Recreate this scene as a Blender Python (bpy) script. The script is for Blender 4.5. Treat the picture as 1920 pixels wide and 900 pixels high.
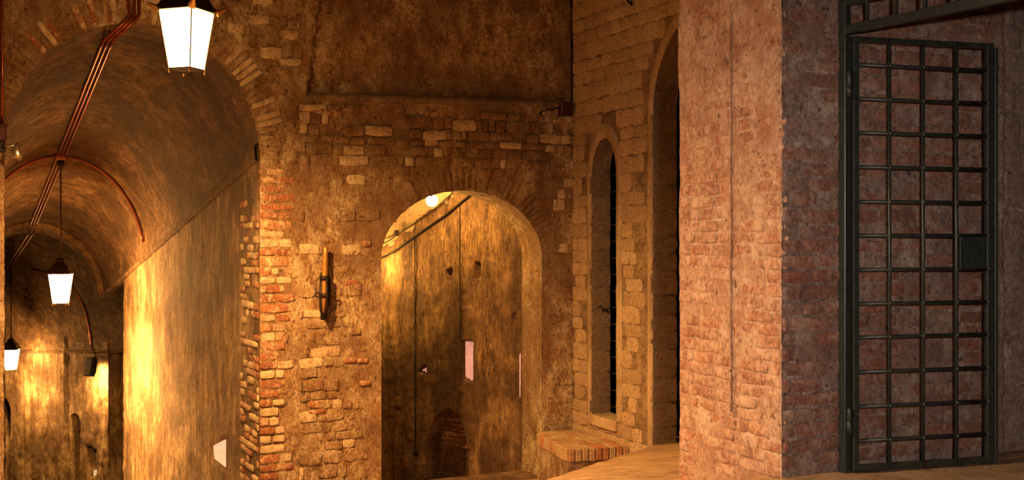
import bpy, bmesh, math, random
import numpy as np
from mathutils import Vector, Matrix

for o in list(bpy.data.objects):
    bpy.data.objects.remove(o)
scene = bpy.context.scene
COL = scene.collection

# ------------------------------------------------------------------ camera, world, lights
F = 2100.0            # focal length in pixels of the 1920x900 frame
U0, V0 = 960.0, 440.0  # horizon row 440
EYE = 2.9              # all heights below are given relative to the eye, shifted at the end
cam = bpy.data.cameras.new('camera')
cam.sensor_width = 36.0
cam.lens = 36.0 * F / 1920.0
cam.shift_y = -10.0 / 1920.0
cam.clip_start = 0.05
camo = bpy.data.objects.new('camera', cam)
COL.objects.link(camo)
camo.rotation_euler = (math.radians(90), 0, 0)
scene.camera = camo

w = bpy.data.worlds.new('world')
scene.world = w
w.use_nodes = True
w.node_tree.nodes['Background'].inputs[0].default_value = (0.55, 0.36, 0.22, 1)
w.node_tree.nodes['Background'].inputs[1].default_value = 0.0
vs = scene.view_settings
vs.view_transform = 'Standard'
vs.look = 'None'
vs.gamma = 1.0
vs.use_curve_mapping = False
vs.exposure = 0.0

LAMP_ORANGE = (1.0, 0.495, 0.145)
LAMP_WARM = (1.0, 0.64, 0.36)
LAMP_PALE = (1.0, 0.78, 0.66)
L1, L2, L3 = 45.0, 380.0, 120.0       # lanterns in view, pane radiance
D1, D2, D3 = 1900.0, 3000.0, 450.0    # their bulbs' downward light, watts
L_NEAR, D_NEAR = 40.0, 620.0         # added unseen lantern above the frame, to light the pier

# added spot beside the camera, in place of a flash, to light the gate
wl = bpy.data.lights.new('added_gate_spot', 'SPOT')
wl.energy = 560
wl.color = (1.0, 0.83, 0.71)
wl.spot_size = math.radians(46)
wl.spot_blend = 1.0
wl.shadow_soft_size = 0.05
wlo = bpy.data.objects.new('added_gate_spot', wl)
COL.objects.link(wlo)
wlo.location = (0.30, -0.1, 0.25)
wlo.rotation_euler = (Vector((2.25, 6.1, -0.25)) - Vector((0.30, -0.1, 0.25))).to_track_quat('-Z', 'Y').to_euler()

# ------------------------------------------------------------------ maths helpers
rng = random.Random(7)
nrng = np.random.RandomState(11)
_PERM = nrng.rand(64, 64, 64).astype(np.float32)

def vnoise(P):
    P = np.asarray(P, dtype=np.float64)
    i = np.floor(P).astype(int)
    f = P - i
    f = f * f * (3 - 2 * f)
    r = 0
    for dx in (0, 1):
        wx = f[..., 0] if dx else 1 - f[..., 0]
        for dy in (0, 1):
            wy = f[..., 1] if dy else 1 - f[..., 1]
            for dz in (0, 1):
                wz = f[..., 2] if dz else 1 - f[..., 2]
                r = r + wx * wy * wz * _PERM[(i[..., 0] + dx) & 63, (i[..., 1] + dy) & 63, (i[..., 2] + dz) & 63]
    return r * 2 - 1

def fbm(P, scale, octv=3, rough=0.5):
    P = np.asarray(P) * scale
    r, a, t = 0, 1.0, 0
    for k in range(octv):
        r = r + a * vnoise(P + 17.3 * k)
        t += a
        a *= rough
        P = P * 2.03
    return r / t

def unit2(x, y):
    l = math.hypot(x, y)
    return (x / l, y / l)

A = unit2(-0.43, 0.90)     # direction into the vaults
B = unit2(0.90, 0.43)      # direction to the right along the cross walls

class Wall:
    """vertical plane: O is a point, d runs to the right as seen from the hall, n faces the hall"""
    def __init__(s, O, d):
        s.O = O
        s.d = unit2(*d)
        s.n = (s.d[1], -s.d[0])
    def q(s, u):
        r = (u - U0) / F
        return (r * s.O[1] - s.O[0]) / (s.d[0] - r * s.d[1])
    def qz(s, u, v, off=0.0):
        O = (s.O[0] + s.n[0] * off, s.O[1] + s.n[1] * off)
        r = (u - U0) / F
        q = (r * O[1] - O[0]) / (s.d[0] - r * s.d[1])
        Y = O[1] + q * s.d[1]
        return q, (V0 - v) / F * Y
    def P(s, q, z, off=0.0):
        return Vector((s.O[0] + q * s.d[0] + off * s.n[0], s.O[1] + q * s.d[1] + off * s.n[1], z))
    def at(s, u, v, off=0.0):
        q, z = s.qz(u, v, off)
        return s.P(q, z, off)
    def arr(s, q, z, off):
        return np.stack([s.O[0] + q * s.d[0] + off * s.n[0], s.O[1] + q * s.d[1] + off * s.n[1], z + 0 * q], -1)
    def rot(s):
        return Matrix(((s.d[0], -s.d[1], 0), (s.d[1], s.d[0], 0), (0, 0, 1)))

def px(u, v, Y):
    return Vector(((u - U0) / F * Y, Y, (V0 - v) / F * Y))

# ------------------------------------------------------------------ materials
def node(nt, t, loc=None, **kw):
    n = nt.nodes.new(t)
    for k, v in kw.items():
        setattr(n, k, v)
    return n

def ramp(nt, stops):
    r = node(nt, 'ShaderNodeValToRGB')
    e = r.color_ramp.elements
    while len(e) < len(stops):
        e.new(0.5)
    for el, (p, c) in zip(e, stops):
        el.position = p
        el.color = (*c, 1) if len(c) == 3 else c
    return r

def mixc(nt, fac, a, b, mode='MIX'):
    m = node(nt, 'ShaderNodeMix', data_type='RGBA', blend_type=mode)
    for sock, val in ((0, fac), (6, a), (7, b)):
        if hasattr(val, 'is_linked') or hasattr(val, 'links'):
            nt.links.new(val, m.inputs[sock])
        elif isinstance(val, (int, float)):
            m.inputs[sock].default_value = val
        else:
            m.inputs[sock].default_value = (*val, 1)
    return m.outputs[2]

def noise(nt, vec, scale, detail=6, rough=0.6, dist=0.0):
    n = node(nt, 'ShaderNodeTexNoise')
    n.inputs['Scale'].default_value = scale
    n.inputs['Detail'].default_value = detail
    n.inputs['Roughness'].default_value = rough
    n.inputs['Distortion'].default_value = dist
    nt.links.new(vec, n.inputs['Vector'])
    return n.outputs['Fac']

def mapped(nt, scale):
    g = node(nt, 'ShaderNodeNewGeometry')
    m = node(nt, 'ShaderNodeMapping')
    m.inputs['Scale'].default_value = scale
    nt.links.new(g.outputs['Position'], m.inputs['Vector'])
    return m.outputs['Vector']

def math_n(nt, op, a, b):
    m = node(nt, 'ShaderNodeMath', operation=op)
    for i, val in enumerate((a, b)):
        if hasattr(val, 'links'):
            nt.links.new(val, m.inputs[i])
        else:
            m.inputs[i].default_value = val
    return m.outputs[0]

def base_mat(name):
    m = bpy.data.materials.new(name)
    m.use_nodes = True
    nt = m.node_tree
    return m, nt, nt.nodes['Principled BSDF']

def masonry(name, dark, mid, light, stain=(0.10, 0.06, 0.035), stain_amt=0.6, scale=7.0, fine=55.0, streak=0.5, bump=0.8, dist=0.05,
            red=None, red_amt=0.0):
    """limewashed / plastered masonry: mottled, stained, rough"""
    m, nt, p = base_mat(name)
    v = mapped(nt, (1, 1, streak))
    v2 = mapped(nt, (1, 1, 1))
    nb = noise(nt, v, scale, 10, 0.72, 0.3)
    nf = noise(nt, v, fine, 6, 0.7)
    na = noise(nt, v2, 1.3, 5, 0.65, 0.4)
    mix = math_n(nt, 'ADD', math_n(nt, 'MULTIPLY', nb, 0.55), math_n(nt, 'MULTIPLY', nf, 0.45))
    r = ramp(nt, [(0.41, dark), (0.49, mid), (0.585, light)])
    nt.links.new(mix, r.inputs[0])
    c = r.outputs[0]
    if red:
        nr = noise(nt, v2, 3.1, 6, 0.7, 0.6)
        rr = ramp(nt, [(0.47, (0, 0, 0)), (0.60, (red_amt,) * 3)])
        nt.links.new(nr, rr.inputs[0])
        c = mixc(nt, rr.outputs[0], c, red)
    rs = ramp(nt, [(0.42, (stain_amt,) * 3), (0.62, (0, 0, 0))])
    nt.links.new(na, rs.inputs[0])
    c = mixc(nt, rs.outputs[0], c, stain)
    # small dark pocks
    npk = noise(nt, v2, 24.0, 3, 0.5)
    rp = ramp(nt, [(0.30, (0.85,) * 3), (0.375, (0, 0, 0))])
    nt.links.new(npk, rp.inputs[0])
    c = mixc(nt, rp.outputs[0], c, tuple(x * 0.45 for x in dark))
    nt.links.new(c, p.inputs['Base Color'])
    p.inputs['Roughness'].default_value = 0.88
    b = node(nt, 'ShaderNodeBump')
    b.inputs['Strength'].default_value = bump
    b.inputs['Distance'].default_value = dist
    nt.links.new(mix, b.inputs['Height'])
    nt.links.new(b.outputs[0], p.inputs['Normal'])
    return m

def brickmat(name, cols, lime, lime_amt=0.8, lime_lo=0.48, lime_hi=0.60, bump=0.5, scale=9.0):
    """one colour per brick from the object's random number, washed over with lime in patches"""
    m, nt, p = base_mat(name)
    oi = node(nt, 'ShaderNodeObjectInfo')
    n = len(cols)
    r = ramp(nt, [(i / max(1, n - 1), c) for i, c in enumerate(cols)])
    nt.links.new(oi.outputs['Random'], r.inputs[0])
    v = mapped(nt, (1, 1, 0.8))
    nf = noise(nt, v, 42.0, 8, 0.72)
    nb = noise(nt, v, scale, 9, 0.72, 0.5)
    rf = ramp(nt, [(0.30, (0.35,) * 3), (0.66, (1.35,) * 3)])
    nt.links.new(nf, rf.inputs[0])
    c = mixc(nt, 1.0, r.outputs[0], rf.outputs[0], 'MULTIPLY')
    rl = ramp(nt, [(lime_lo, (0, 0, 0)), (lime_hi, (lime_amt,) * 3)])
    s = math_n(nt, 'ADD', math_n(nt, 'MULTIPLY', nb, 0.75), math_n(nt, 'MULTIPLY', nf, 0.25))
    nt.links.new(s, rl.inputs[0])
    c = mixc(nt, rl.outputs[0], c, lime)
    nt.links.new(c, p.inputs['Base Color'])
    p.inputs['Roughness'].default_value = 0.9
    b = node(nt, 'ShaderNodeBump')
    b.inputs['Strength'].default_value = bump
    b.inputs['Distance'].default_value = 0.02
    nt.links.new(s, b.inputs['Height'])
    nt.links.new(b.outputs[0], p.inputs['Normal'])
    return m

def plain(name, col, rough=0.5, metal=0.0, var=0.25, scale=30.0, bump=0.15):
    m, nt, p = base_mat(name)
    v = mapped(nt, (1, 1, 1))
    n = noise(nt, v, scale, 6, 0.65)
    r = ramp(nt, [(0.3, tuple(c * (1 - var) for c in col)), (0.7, tuple(min(1, c * (1 + var)) for c in col))])
    nt.links.new(n, r.inputs[0])
    nt.links.new(r.outputs[0], p.inputs['Base Color'])
    p.inputs['Roughness'].default_value = rough
    p.inputs['Metallic'].default_value = metal
    b = node(nt, 'ShaderNodeBump')
    b.inputs['Strength'].default_value = bump
    b.inputs['Distance'].default_value = 0.004
    nt.links.new(n, b.inputs['Height'])
    nt.links.new(b.outputs[0], p.inputs['Normal'])
    return m

def glow(name, col, strength, mottled=False):
    m, nt, p = base_mat(name)
    p.inputs['Base Color'].default_value = (0.8, 0.8, 0.8, 1)
    p.inputs['Emission Color'].default_value = (*col, 1)
    p.inputs['Emission Strength'].default_value = strength
    if mottled:
        p.inputs['Base Color'].default_value = (0.25, 0.12, 0.08, 1)
        n = noise(nt, mapped(nt, (1, 1, 1)), 22.0, 7, 0.7)
        r = ramp(nt, [(0.3, tuple(c * 0.55 for c in col)), (0.6, col)])
        nt.links.new(n, r.inputs[0])
        nt.links.new(r.outputs[0], p.inputs['Emission Color'])
    return m

M = {}
M['back'] = masonry('limewashed_rubble', (0.13, 0.066, 0.026), (0.41, 0.27, 0.14), (0.72, 0.60, 0.39), stain=(0.17, 0.085, 0.04), stain_amt=0.7,
                    scale=6.5, fine=48, streak=0.55, bump=0.9, dist=0.06, red=(0.36, 0.17, 0.075), red_amt=0.45)
M['stone'] = brickmat('limewashed_stone', [(0.36, 0.25, 0.14), (0.48, 0.36, 0.22), (0.42, 0.30, 0.17), (0.30, 0.17, 0.09)],
                      (0.62, 0.50, 0.33), 0.75, 0.44, 0.58)
M['redbrick'] = brickmat('worn_red_brick', [(0.25, 0.085, 0.036), (0.32, 0.125, 0.055), (0.20, 0.068, 0.03), (0.38, 0.19, 0.09)],
                         (0.62, 0.48, 0.30), 0.8, 0.50, 0.60)
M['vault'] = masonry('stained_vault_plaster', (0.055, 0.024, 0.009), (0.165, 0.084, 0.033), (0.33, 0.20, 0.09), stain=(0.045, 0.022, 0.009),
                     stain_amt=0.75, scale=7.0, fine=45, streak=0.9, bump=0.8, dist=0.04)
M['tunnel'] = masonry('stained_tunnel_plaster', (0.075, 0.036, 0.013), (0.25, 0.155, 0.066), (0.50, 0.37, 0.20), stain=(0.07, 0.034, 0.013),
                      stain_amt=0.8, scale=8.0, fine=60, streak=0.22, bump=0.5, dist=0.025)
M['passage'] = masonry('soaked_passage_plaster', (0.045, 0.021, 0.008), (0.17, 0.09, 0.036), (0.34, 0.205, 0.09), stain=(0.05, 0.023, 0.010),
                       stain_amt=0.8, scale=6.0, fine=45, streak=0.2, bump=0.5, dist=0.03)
M['rightbase'] = masonry('dirty_joint_mortar', (0.10, 0.055, 0.026), (0.29, 0.19, 0.10), (0.45, 0.32, 0.18), stain_amt=0.5, scale=9, fine=60,
                         streak=0.9, bump=0.7)
M['block'] = brickmat('pale_stone_block', [(0.42, 0.29, 0.165), (0.50, 0.36, 0.21), (0.46, 0.31, 0.17), (0.37, 0.25, 0.14)],
                      (0.20, 0.13, 0.075), 0.7, 0.52, 0.66)
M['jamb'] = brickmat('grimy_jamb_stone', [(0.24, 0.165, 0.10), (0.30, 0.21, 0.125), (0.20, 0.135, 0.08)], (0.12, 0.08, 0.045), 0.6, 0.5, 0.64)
M['plaster'] = masonry('pale_reveal_plaster', (0.30, 0.20, 0.11), (0.45, 0.32, 0.18), (0.54, 0.40, 0.24), stain_amt=0.35, scale=5, fine=50,
                       streak=0.3, bump=0.35)
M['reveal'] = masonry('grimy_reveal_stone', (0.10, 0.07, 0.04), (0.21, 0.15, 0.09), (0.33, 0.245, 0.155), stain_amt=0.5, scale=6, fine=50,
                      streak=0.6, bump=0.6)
M['pier'] = masonry('pier_mortar', (0.32, 0.17, 0.10), (0.54, 0.36, 0.235), (0.76, 0.58, 0.42), stain=(0.36, 0.17, 0.10), stain_amt=0.5, scale=8,
                    fine=60, streak=0.6, bump=0.7, dist=0.03, red=(0.40, 0.165, 0.09), red_amt=0.55)
M['pierbrick'] = brickmat('pier_brick', [(0.38, 0.165, 0.09), (0.46, 0.215, 0.12), (0.32, 0.13, 0.075), (0.50, 0.28, 0.165), (0.36, 0.17, 0.10)],
                          (0.66, 0.47, 0.32), 0.8, 0.46, 0.60)
M['front'] = masonry('grey_front_mortar', (0.13, 0.085, 0.068), (0.33, 0.24, 0.20), (0.60, 0.48, 0.40), stain=(0.22, 0.12, 0.09), stain_amt=0.5,
                     scale=8, fine=60, streak=0.8, bump=0.7, dist=0.03, red=(0.27, 0.12, 0.085), red_amt=0.55)
M['frontbrick'] = brickmat('front_brick', [(0.30, 0.12, 0.08), (0.25, 0.12, 0.085), (0.36, 0.17, 0.115), (0.22, 0.10, 0.07), (0.31, 0.20, 0.155)],
                           (0.44, 0.33, 0.27), 0.75, 0.49, 0.62)
M['greyblock'] = brickmat('grey_block', [(0.28, 0.20, 0.165), (0.24, 0.16, 0.135), (0.32, 0.23, 0.185)], (0.38, 0.29, 0.235), 0.6, 0.50, 0.64)
M['floor'] = masonry('trodden_earth_floor', (0.20, 0.12, 0.06), (0.40, 0.25, 0.125), (0.52, 0.34, 0.18), stain=(0.18, 0.10, 0.05), stain_amt=0.35,
                     scale=5, fine=70, streak=1.0, bump=0.35, dist=0.02)
M['stepbrick'] = brickmat('step_brick', [(0.40, 0.15, 0.06), (0.42, 0.28, 0.15), (0.46, 0.32, 0.18), (0.36, 0.17, 0.08)], (0.45, 0.33, 0.2), 0.5)
M['iron'] = plain('dark_green_painted_iron', (0.036, 0.046, 0.042), 0.34, 0.3, 0.35, 40, 0.2)
M['blackiron'] = plain('black_wrought_iron', (0.018, 0.013, 0.010), 0.5, 0.6, 0.4, 50, 0.3)
M['lampiron'] = plain('lantern_black_metal', (0.03, 0.018, 0.010), 0.45, 0.5, 0.4, 40)
M['copper'] = plain('copper_conduit', (0.26, 0.07, 0.028), 0.32, 0.75, 0.35, 25)
M['brass'] = plain('tarnished_brass', (0.42, 0.20, 0.05), 0.42, 0.5, 0.4, 60)
M['redbox'] = plain('dark_red_metal', (0.05, 0.007, 0.006), 0.5, 0.1, 0.3)
M['black'] = plain('black_plastic', (0.012, 0.010, 0.009), 0.5)
M['chrome'] = plain('brushed_steel', (0.55, 0.48, 0.38), 0.3, 0.9, 0.2)
M['hole'] = plain('soot_black', (0.010, 0.007, 0.005), 0.95)
M['pink'] = glow('pink_light_patch_glow', (0.86, 0.36, 0.25), 0.85, True)  # emission stands in for light falling on the wall
M['palepatch'] = glow('pale_light_patch_glow', (0.95, 0.66, 0.36), 0.9, True)  # same, paler: the patch of light is put in as glow
M['bulb'] = glow('bulb_glass', (1.0, 0.53, 0.125), 480.0)

# ------------------------------------------------------------------ mesh helpers
def link(name, me, parent=None, mat=None):
    o = bpy.data.objects.new(name, me)
    COL.objects.link(o)
    if parent is not None:
        o.parent = parent
    if mat is not None and me is not None:
        me.materials.append(mat)
    return o

def tag(o, label, cat=None, group=None, kind=None):
    o['label'] = label
    if cat:
        o['category'] = cat
    if group:
        o['group'] = group
    if kind:
        o['kind'] = kind
    return o

def struct(o, label):
    o['kind'] = 'structure'
    o['label'] = label
    return o

def thing(name, label, cat, loc, group=None, rot=None):
    o = bpy.data.objects.new(name, None)
    COL.objects.link(o)
    o.empty_display_size = 0.1
    o.location = loc
    if rot is not None:
        o.rotation_euler = rot.to_euler()
    return tag(o, label, cat, group)

def from_grid(name, P, mat, parent=None, mask=None, smooth=True):
    """P: (m,n,3) grid of points"""
    m, n = P.shape[:2]
    idx = np.arange(m * n).reshape(m, n)
    f = np.stack([idx[:-1, :-1], idx[1:, :-1], idx[1:, 1:], idx[:-1, 1:]], -1)
    if mask is not None:
        f = f[mask]
    f = f.reshape(-1, 4)
    used = np.unique(f)
    remap = np.full(m * n, -1)
    remap[used] = np.arange(len(used))
    me = bpy.data.meshes.new(name)
    me.from_pydata(P.reshape(-1, 3)[used].tolist(), [], remap[f].tolist())
    me.update()
    if smooth:
        me.polygons.foreach_set('use_smooth', [True] * len(me.polygons))
    return link(name, me, parent, mat)

def bm_obj(name, bm, mat, parent=None, smooth=False, loc=None):
    me = bpy.data.meshes.new(name)
    bmesh.ops.recalc_face_normals(bm, faces=bm.faces)
    bm.to_mesh(me)
    bm.free()
    if smooth:
        me.polygons.foreach_set('use_smooth', [True] * len(me.polygons))
    o = link(name, me, parent, mat)
    if loc is not None:
        o.location = loc
    return o

def add_box(bm, c, size, R=None, bevel=0.0):
    r = bmesh.ops.create_cube(bm, size=1.0)
    vs_ = r['verts']
    for v in vs_:
        co = Vector((v.co.x * size[0], v.co.y * size[1], v.co.z * size[2]))
        if R is not None:
            co = R @ co
        v.co = co + Vector(c)
    if bevel:
        es = list({e for v in vs_ for e in v.link_edges})
        bmesh.ops.bevel(bm, geom=es, offset=bevel, segments=1, affect='EDGES', profile=0.5)

def add_tube(bm, pts, r, seg=8, cap=True):
    pts = [Vector(p) for p in pts]
    rings = []
    up = None
    for i, p in enumerate(pts):
        if i == 0:
            t = pts[1] - pts[0]
        elif i == len(pts) - 1:
            t = pts[-1] - pts[-2]
        else:
            t = (pts[i + 1] - pts[i]).normalized() + (pts[i] - pts[i - 1]).normalized()
        t.normalize()
        if up is None:
            h = Vector((0, 0, 1)) if abs(t.z) < 0.9 else Vector((1, 0, 0))
            up = (h - t * h.dot(t)).normalized()
        else:
            up = (up - t * up.dot(t)).normalized()
        s = t.cross(up)
        rr = r[i] if isinstance(r, (list, tuple)) else r
        rings.append([bm.verts.new(p + (up * math.cos(k * 2 * math.pi / seg) + s * math.sin(k * 2 * math.pi / seg)) * rr) for k in range(seg)])
    for a, b in zip(rings, rings[1:]):
        for k in range(seg):
            bm.faces.new((a[k], a[(k + 1) % seg], b[(k + 1) % seg], b[k]))
    if cap:
        bm.faces.new(rings[0])
        bm.faces.new(rings[-1])

def add_lathe(bm, prof, c=(0, 0, 0), seg=16, sq=False, ang=0.0):
    """profile [(r,z)] turned about z; sq: four-sided"""
    n = 4 if sq else seg
    rings = []
    for r, z in prof:
        ring = []
        for k in range(n):
            a = ang + (k + (0.5 if sq else 0)) * 2 * math.pi / n
            rr = r * (math.sqrt(2) if sq else 1)
            ring.append(bm.verts.new((c[0] + rr * math.cos(a), c[1] + rr * math.sin(a), c[2] + z)))
        rings.append(ring)
    for a, b in zip(rings, rings[1:]):
        for k in range(n):
            bm.faces.new((a[k], a[(k + 1) % n], b[(k + 1) % n], b[k]))
    bm.faces.new(rings[0])
    bm.faces.new(rings[-1])

def tube_obj(name, pts, r, mat, parent=None, seg=8):
    bm = bmesh.new()
    add_tube(bm, pts, r, seg)
    return bm_obj(name, bm, mat, parent, smooth=True)

# ---- openings: arch (centre q, half width, springing z, rise), open at the bottom to zb
def arch_F(q, z, o):
    qc, w_, zs, r, zb = o
    x = (q - qc) / w_
    up = np.sqrt(x * x + (np.maximum(z - zs, 0) / r) ** 2) - 1
    return np.where(z > zs, up, np.abs(x) - 1) * w_

def arch_pts(o, n=24, nv=14):
    qc, w_, zs, r, zb = o
    pts = [(qc - w_, zb + (zs - zb) * i / nv) for i in range(nv)]
    pts += [(qc - w_ * math.cos(math.pi * i / n), zs + r * math.sin(math.pi * i / n)) for i in range(n + 1)]
    pts += [(qc + w_, zs + (zb - zs) * i / nv) for i in range(1, nv + 1)]
    return pts

def in_poly(q, z, poly):
    ins = np.zeros(q.shape, bool)
    n = len(poly)
    for i in range(n):
        x1, y1 = poly[i]
        x2, y2 = poly[(i + 1) % n]
        c = ((y1 > z) != (y2 > z)) & (q < (x2 - x1) * (z - y1) / ((y2 - y1) if y2 != y1 else 1e-9) + x1)
        ins ^= c
    return ins

def wall_sheet(name, W, q0, q1, z0, z1, cell, mat, amp=0.012, openings=(), disp=None, nscale=5.0, parent=None, lowest=None):
    nq = int((q1 - q0) / cell) + 1
    nz = int((z1 - z0) / cell) + 1
    q, z = np.meshgrid(np.linspace(q0, q1, nq), np.linspace(z0, z1, nz), indexing='ij')
    keep = np.ones((nq - 1, nz - 1), bool)
    for o in openings:
        Fv = arch_F(q, z, o)
        for it in range(2):
            e = 1e-3
            gq = (arch_F(q + e, z, o) - arch_F(q - e, z, o)) / (2 * e)
            gz = (arch_F(q, z + e, o) - arch_F(q, z - e, o)) / (2 * e)
            g2 = np.maximum(gq * gq + gz * gz, 0.2)
            Fv = arch_F(q, z, o)
            near = (np.abs(Fv) < cell * 0.62) & (z > o[4])
            q = np.where(near, q - Fv * gq / g2, q)
            z = np.where(near, z - Fv * gz / g2, z)
        qm = (q[:-1, :-1] + q[1:, :-1] + q[1:, 1:] + q[:-1, 1:]) / 4
        zm = (z[:-1, :-1] + z[1:, :-1] + z[1:, 1:] + z[:-1, 1:]) / 4
        keep &= ~((arch_F(qm, zm, o) < -1e-4) & (zm > o[4]))
    P0 = W.arr(q, z, 0 * q)
    off = amp * fbm(P0, nscale, 4, 0.6) + 0.6 * amp * fbm(P0 + 31, nscale * 5, 2)
    if disp is not None:
        off = off + disp(q, z)
    return from_grid(name, W.arr(q, z, off), mat, parent, keep)

def reveal(name, W, o, depth, mat, parent=None, amp=0.008, dirv=None, nd=8, n=28, nv=40, front=0.0):
    """inner face of an arched opening, running into the wall"""
    pts = arch_pts(o, n, nv)
    dv = dirv if dirv is not None else Vector((-W.n[0], -W.n[1], 0))
    P = np.zeros((len(pts), nd + 1, 3))
    for i, (qq, zz) in enumerate(pts):
        base = W.P(qq, zz, front)
        for j in range(nd + 1):
            P[i, j] = base + dv * (depth * j / nd)
    nn = fbm(P, 6.0, 3) * amp
    P[:, 1:, 2] += nn[:, 1:] * 0.7
    P[:, 1:, 0] += nn[:, 1:] * W.d[0]
    P[:, 1:, 1] += nn[:, 1:] * W.d[1]
    return from_grid(name, P, mat, parent)

# ---- bricks: a few worn variants per material, shared by all copies
_var = {}
def brick_mesh(matname):
    if matname not in _var:
        L = []
        for k in range(10):
            r = random.Random(100 + k)
            nx, nz = 4, 2
            V, Fc = [], []
            for i in range(nx + 1):
                for j in range(nz + 1):
                    x = -0.5 + i / nx
                    z = -0.5 + j / nz
                    edge = i in (0, nx) or j in (0, nz)
                    x += r.uniform(-0.03, 0.03)
                    z += r.uniform(-0.07, 0.07)
                    y = -0.72 + r.uniform(-0.12, 0.12) if edge else -1.0 + r.uniform(-0.18, 0.12)
                    if i in (0, nx) and j in (0, nz):
                        x *= 0.955
                        z *= 0.86
                    V.append((x, y, z))
            idx = lambda i, j: i * (nz + 1) + j
            for i in range(nx):
                for j in range(nz):
                    Fc.append((idx(i, j), idx(i + 1, j), idx(i + 1, j + 1), idx(i, j + 1)))
            ring = [(i, 0) for i in range(nx)] + [(nx, j) for j in range(nz)] + [(i, nz) for i in range(nx, 0, -1)] + [(0, j) for j in range(nz, 0, -1)]
            b0 = len(V)
            for (i, j) in ring:
                x, y, z = V[idx(i, j)]
                V.append((x * 1.04, 3.0, z * 1.06))
            for t in range(len(ring)):
                t2 = (t + 1) % len(ring)
                Fc.append((idx(*ring[t2]), idx(*ring[t]), b0 + t, b0 + t2))
            me = bpy.data.meshes.new('brick')
            me.from_pydata(V, [], Fc)
            me.update()
            me.polygons.foreach_set('use_smooth', [True] * len(me.polygons))
            me.materials.append(M[matname])
            L.append(me)
        _var[matname] = L
    return rng.choice(_var[matname])

def put_brick(parent, W, q, z, w_, h_, proud, matname, name='brick', ang=0.0, off=0.0):
    me = brick_mesh(matname)
    o = bpy.data.objects.new(name, me)
    COL.objects.link(o)
    o.parent = parent
    R = W.rot().to_4x4() @ Matrix.Rotation(ang + rng.uniform(-0.012, 0.012), 4, 'Y')
    flip = rng.choice((0, 1))
    S = Matrix.Diagonal((w_, proud, h_ * (-1 if False else 1), 1))
    if flip:
        R = R @ Matrix.Rotation(0, 4, 'Y')
    o.matrix_local = Matrix.Translation(W.P(q, z, off)) @ R @ S
    return o

def courses(q0, q1, z0, z1, hs, ws, joint=0.014, jit=0.006):
    z = z0
    row = 0
    while z < z1:
        h = rng.uniform(*hs)
        q = q0 - rng.uniform(0, ws[1] * 0.6)
        while q < q1:
            w_ = rng.uniform(*ws) if rng.random() < 0.75 else rng.uniform(ws[0] * 0.5, ws[0])
            a, b = max(q, q0), min(q + w_, q1)
            if b - a > 0.04:
                yield ((a + b) / 2, z + h / 2 + rng.uniform(-jit, jit), b - a - joint, h - joint, row)
            q += w_
        z += h
        row += 1

# ------------------------------------------------------------------ wall planes
WB = Wall((-0.655, 12.5), B)                       # cross wall with the tunnel mouth and the doorway
qc = WB.q(1075)
CORN = WB.P(qc, 0)
WR = Wall((CORN.x, CORN.y), (-A[0], -A[1]))        # right wall with the two tall openings
K = (1.40, 5.81)                                   # corner of the brick pier
WP = Wall(K, (-A[0], -A[1]))                       # left face of the pier (q negative behind the corner)
WF = Wall(K, B)                                    # right face of the pier and the wall behind the gate
T = unit2(-0.47, 0.883)                            # tunnel direction
qs = WB.q(487)
TS = WB.P(qs, 0)
HW = 1.20                                          # half width of the tunnel
AX = (TS.x - HW * B[0], TS.y - HW * B[1])
WT = Wall((TS.x, TS.y), (-T[0], -T[1]))            # right tunnel wall (q negative inwards)
zS = lambda s: 0.77 - 0.18 * s
zA = lambda s: 1.21 + 0.22 * (6.69 - s)

# ------------------------------------------------------------------ floor
P1 = (1.486, 11.56)
P2 = (0.139, 7.29)
def floor_z(X, Y):
    al = (X - K[0]) * A[0] + (Y - K[1]) * A[1]
    zr = -1.264 - np.where(al < 0, 0, np.where(al < 1, 0.22 * al, 0.22 + 0.165 * (al - 1)))
    ex, ey = P1[0] - P2[0], P1[1] - P2[1]
    l = math.hypot(ex, ey)
    sd = ((X - P2[0]) * -ey + (Y - P2[1]) * ex) / l      # >0 left of the ramp edge
    t = np.clip(sd / 0.9, 0, 1)
    t = t * t * (3 - 2 * t)
    lowd = np.clip((-1.7 - X) / 0.4, 0, 1) * np.clip((Y - 9) / 1.5, 0, 1)
    zl = -0.9 * lowd + np.where(al > 6.9, -2.81 - 0.18 * (al - 6.9), -2.81 + 0.05 * (6.9 - al))
    alw = (WB.O[0] - K[0]) * A[0] + (WB.O[1] - K[1]) * A[1]
    zl = zl - 0.7 * np.clip((al - alw - 0.1) / 0.2, 0, 1)
    near = np.clip((Y - 3.0) / 2.5, 0, 1)
    zl = zr + (np.minimum(zl, zr) - zr) * near
    return zr + (zl - zr) * t

gx, gy = np.meshgrid(np.linspace(-7, 6, 200), np.linspace(-3.0, 14.2, 260), indexing='ij')
gz = floor_z(gx, gy)
FP = np.stack([gx, gy, gz], -1)
FP[..., 2] += 0.012 * fbm(FP, 2.5, 4)
floor_o = struct(from_grid('floor', FP, M['floor']), 'trodden earth ramp sloping down from the pier towards the arched doorway')

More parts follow.
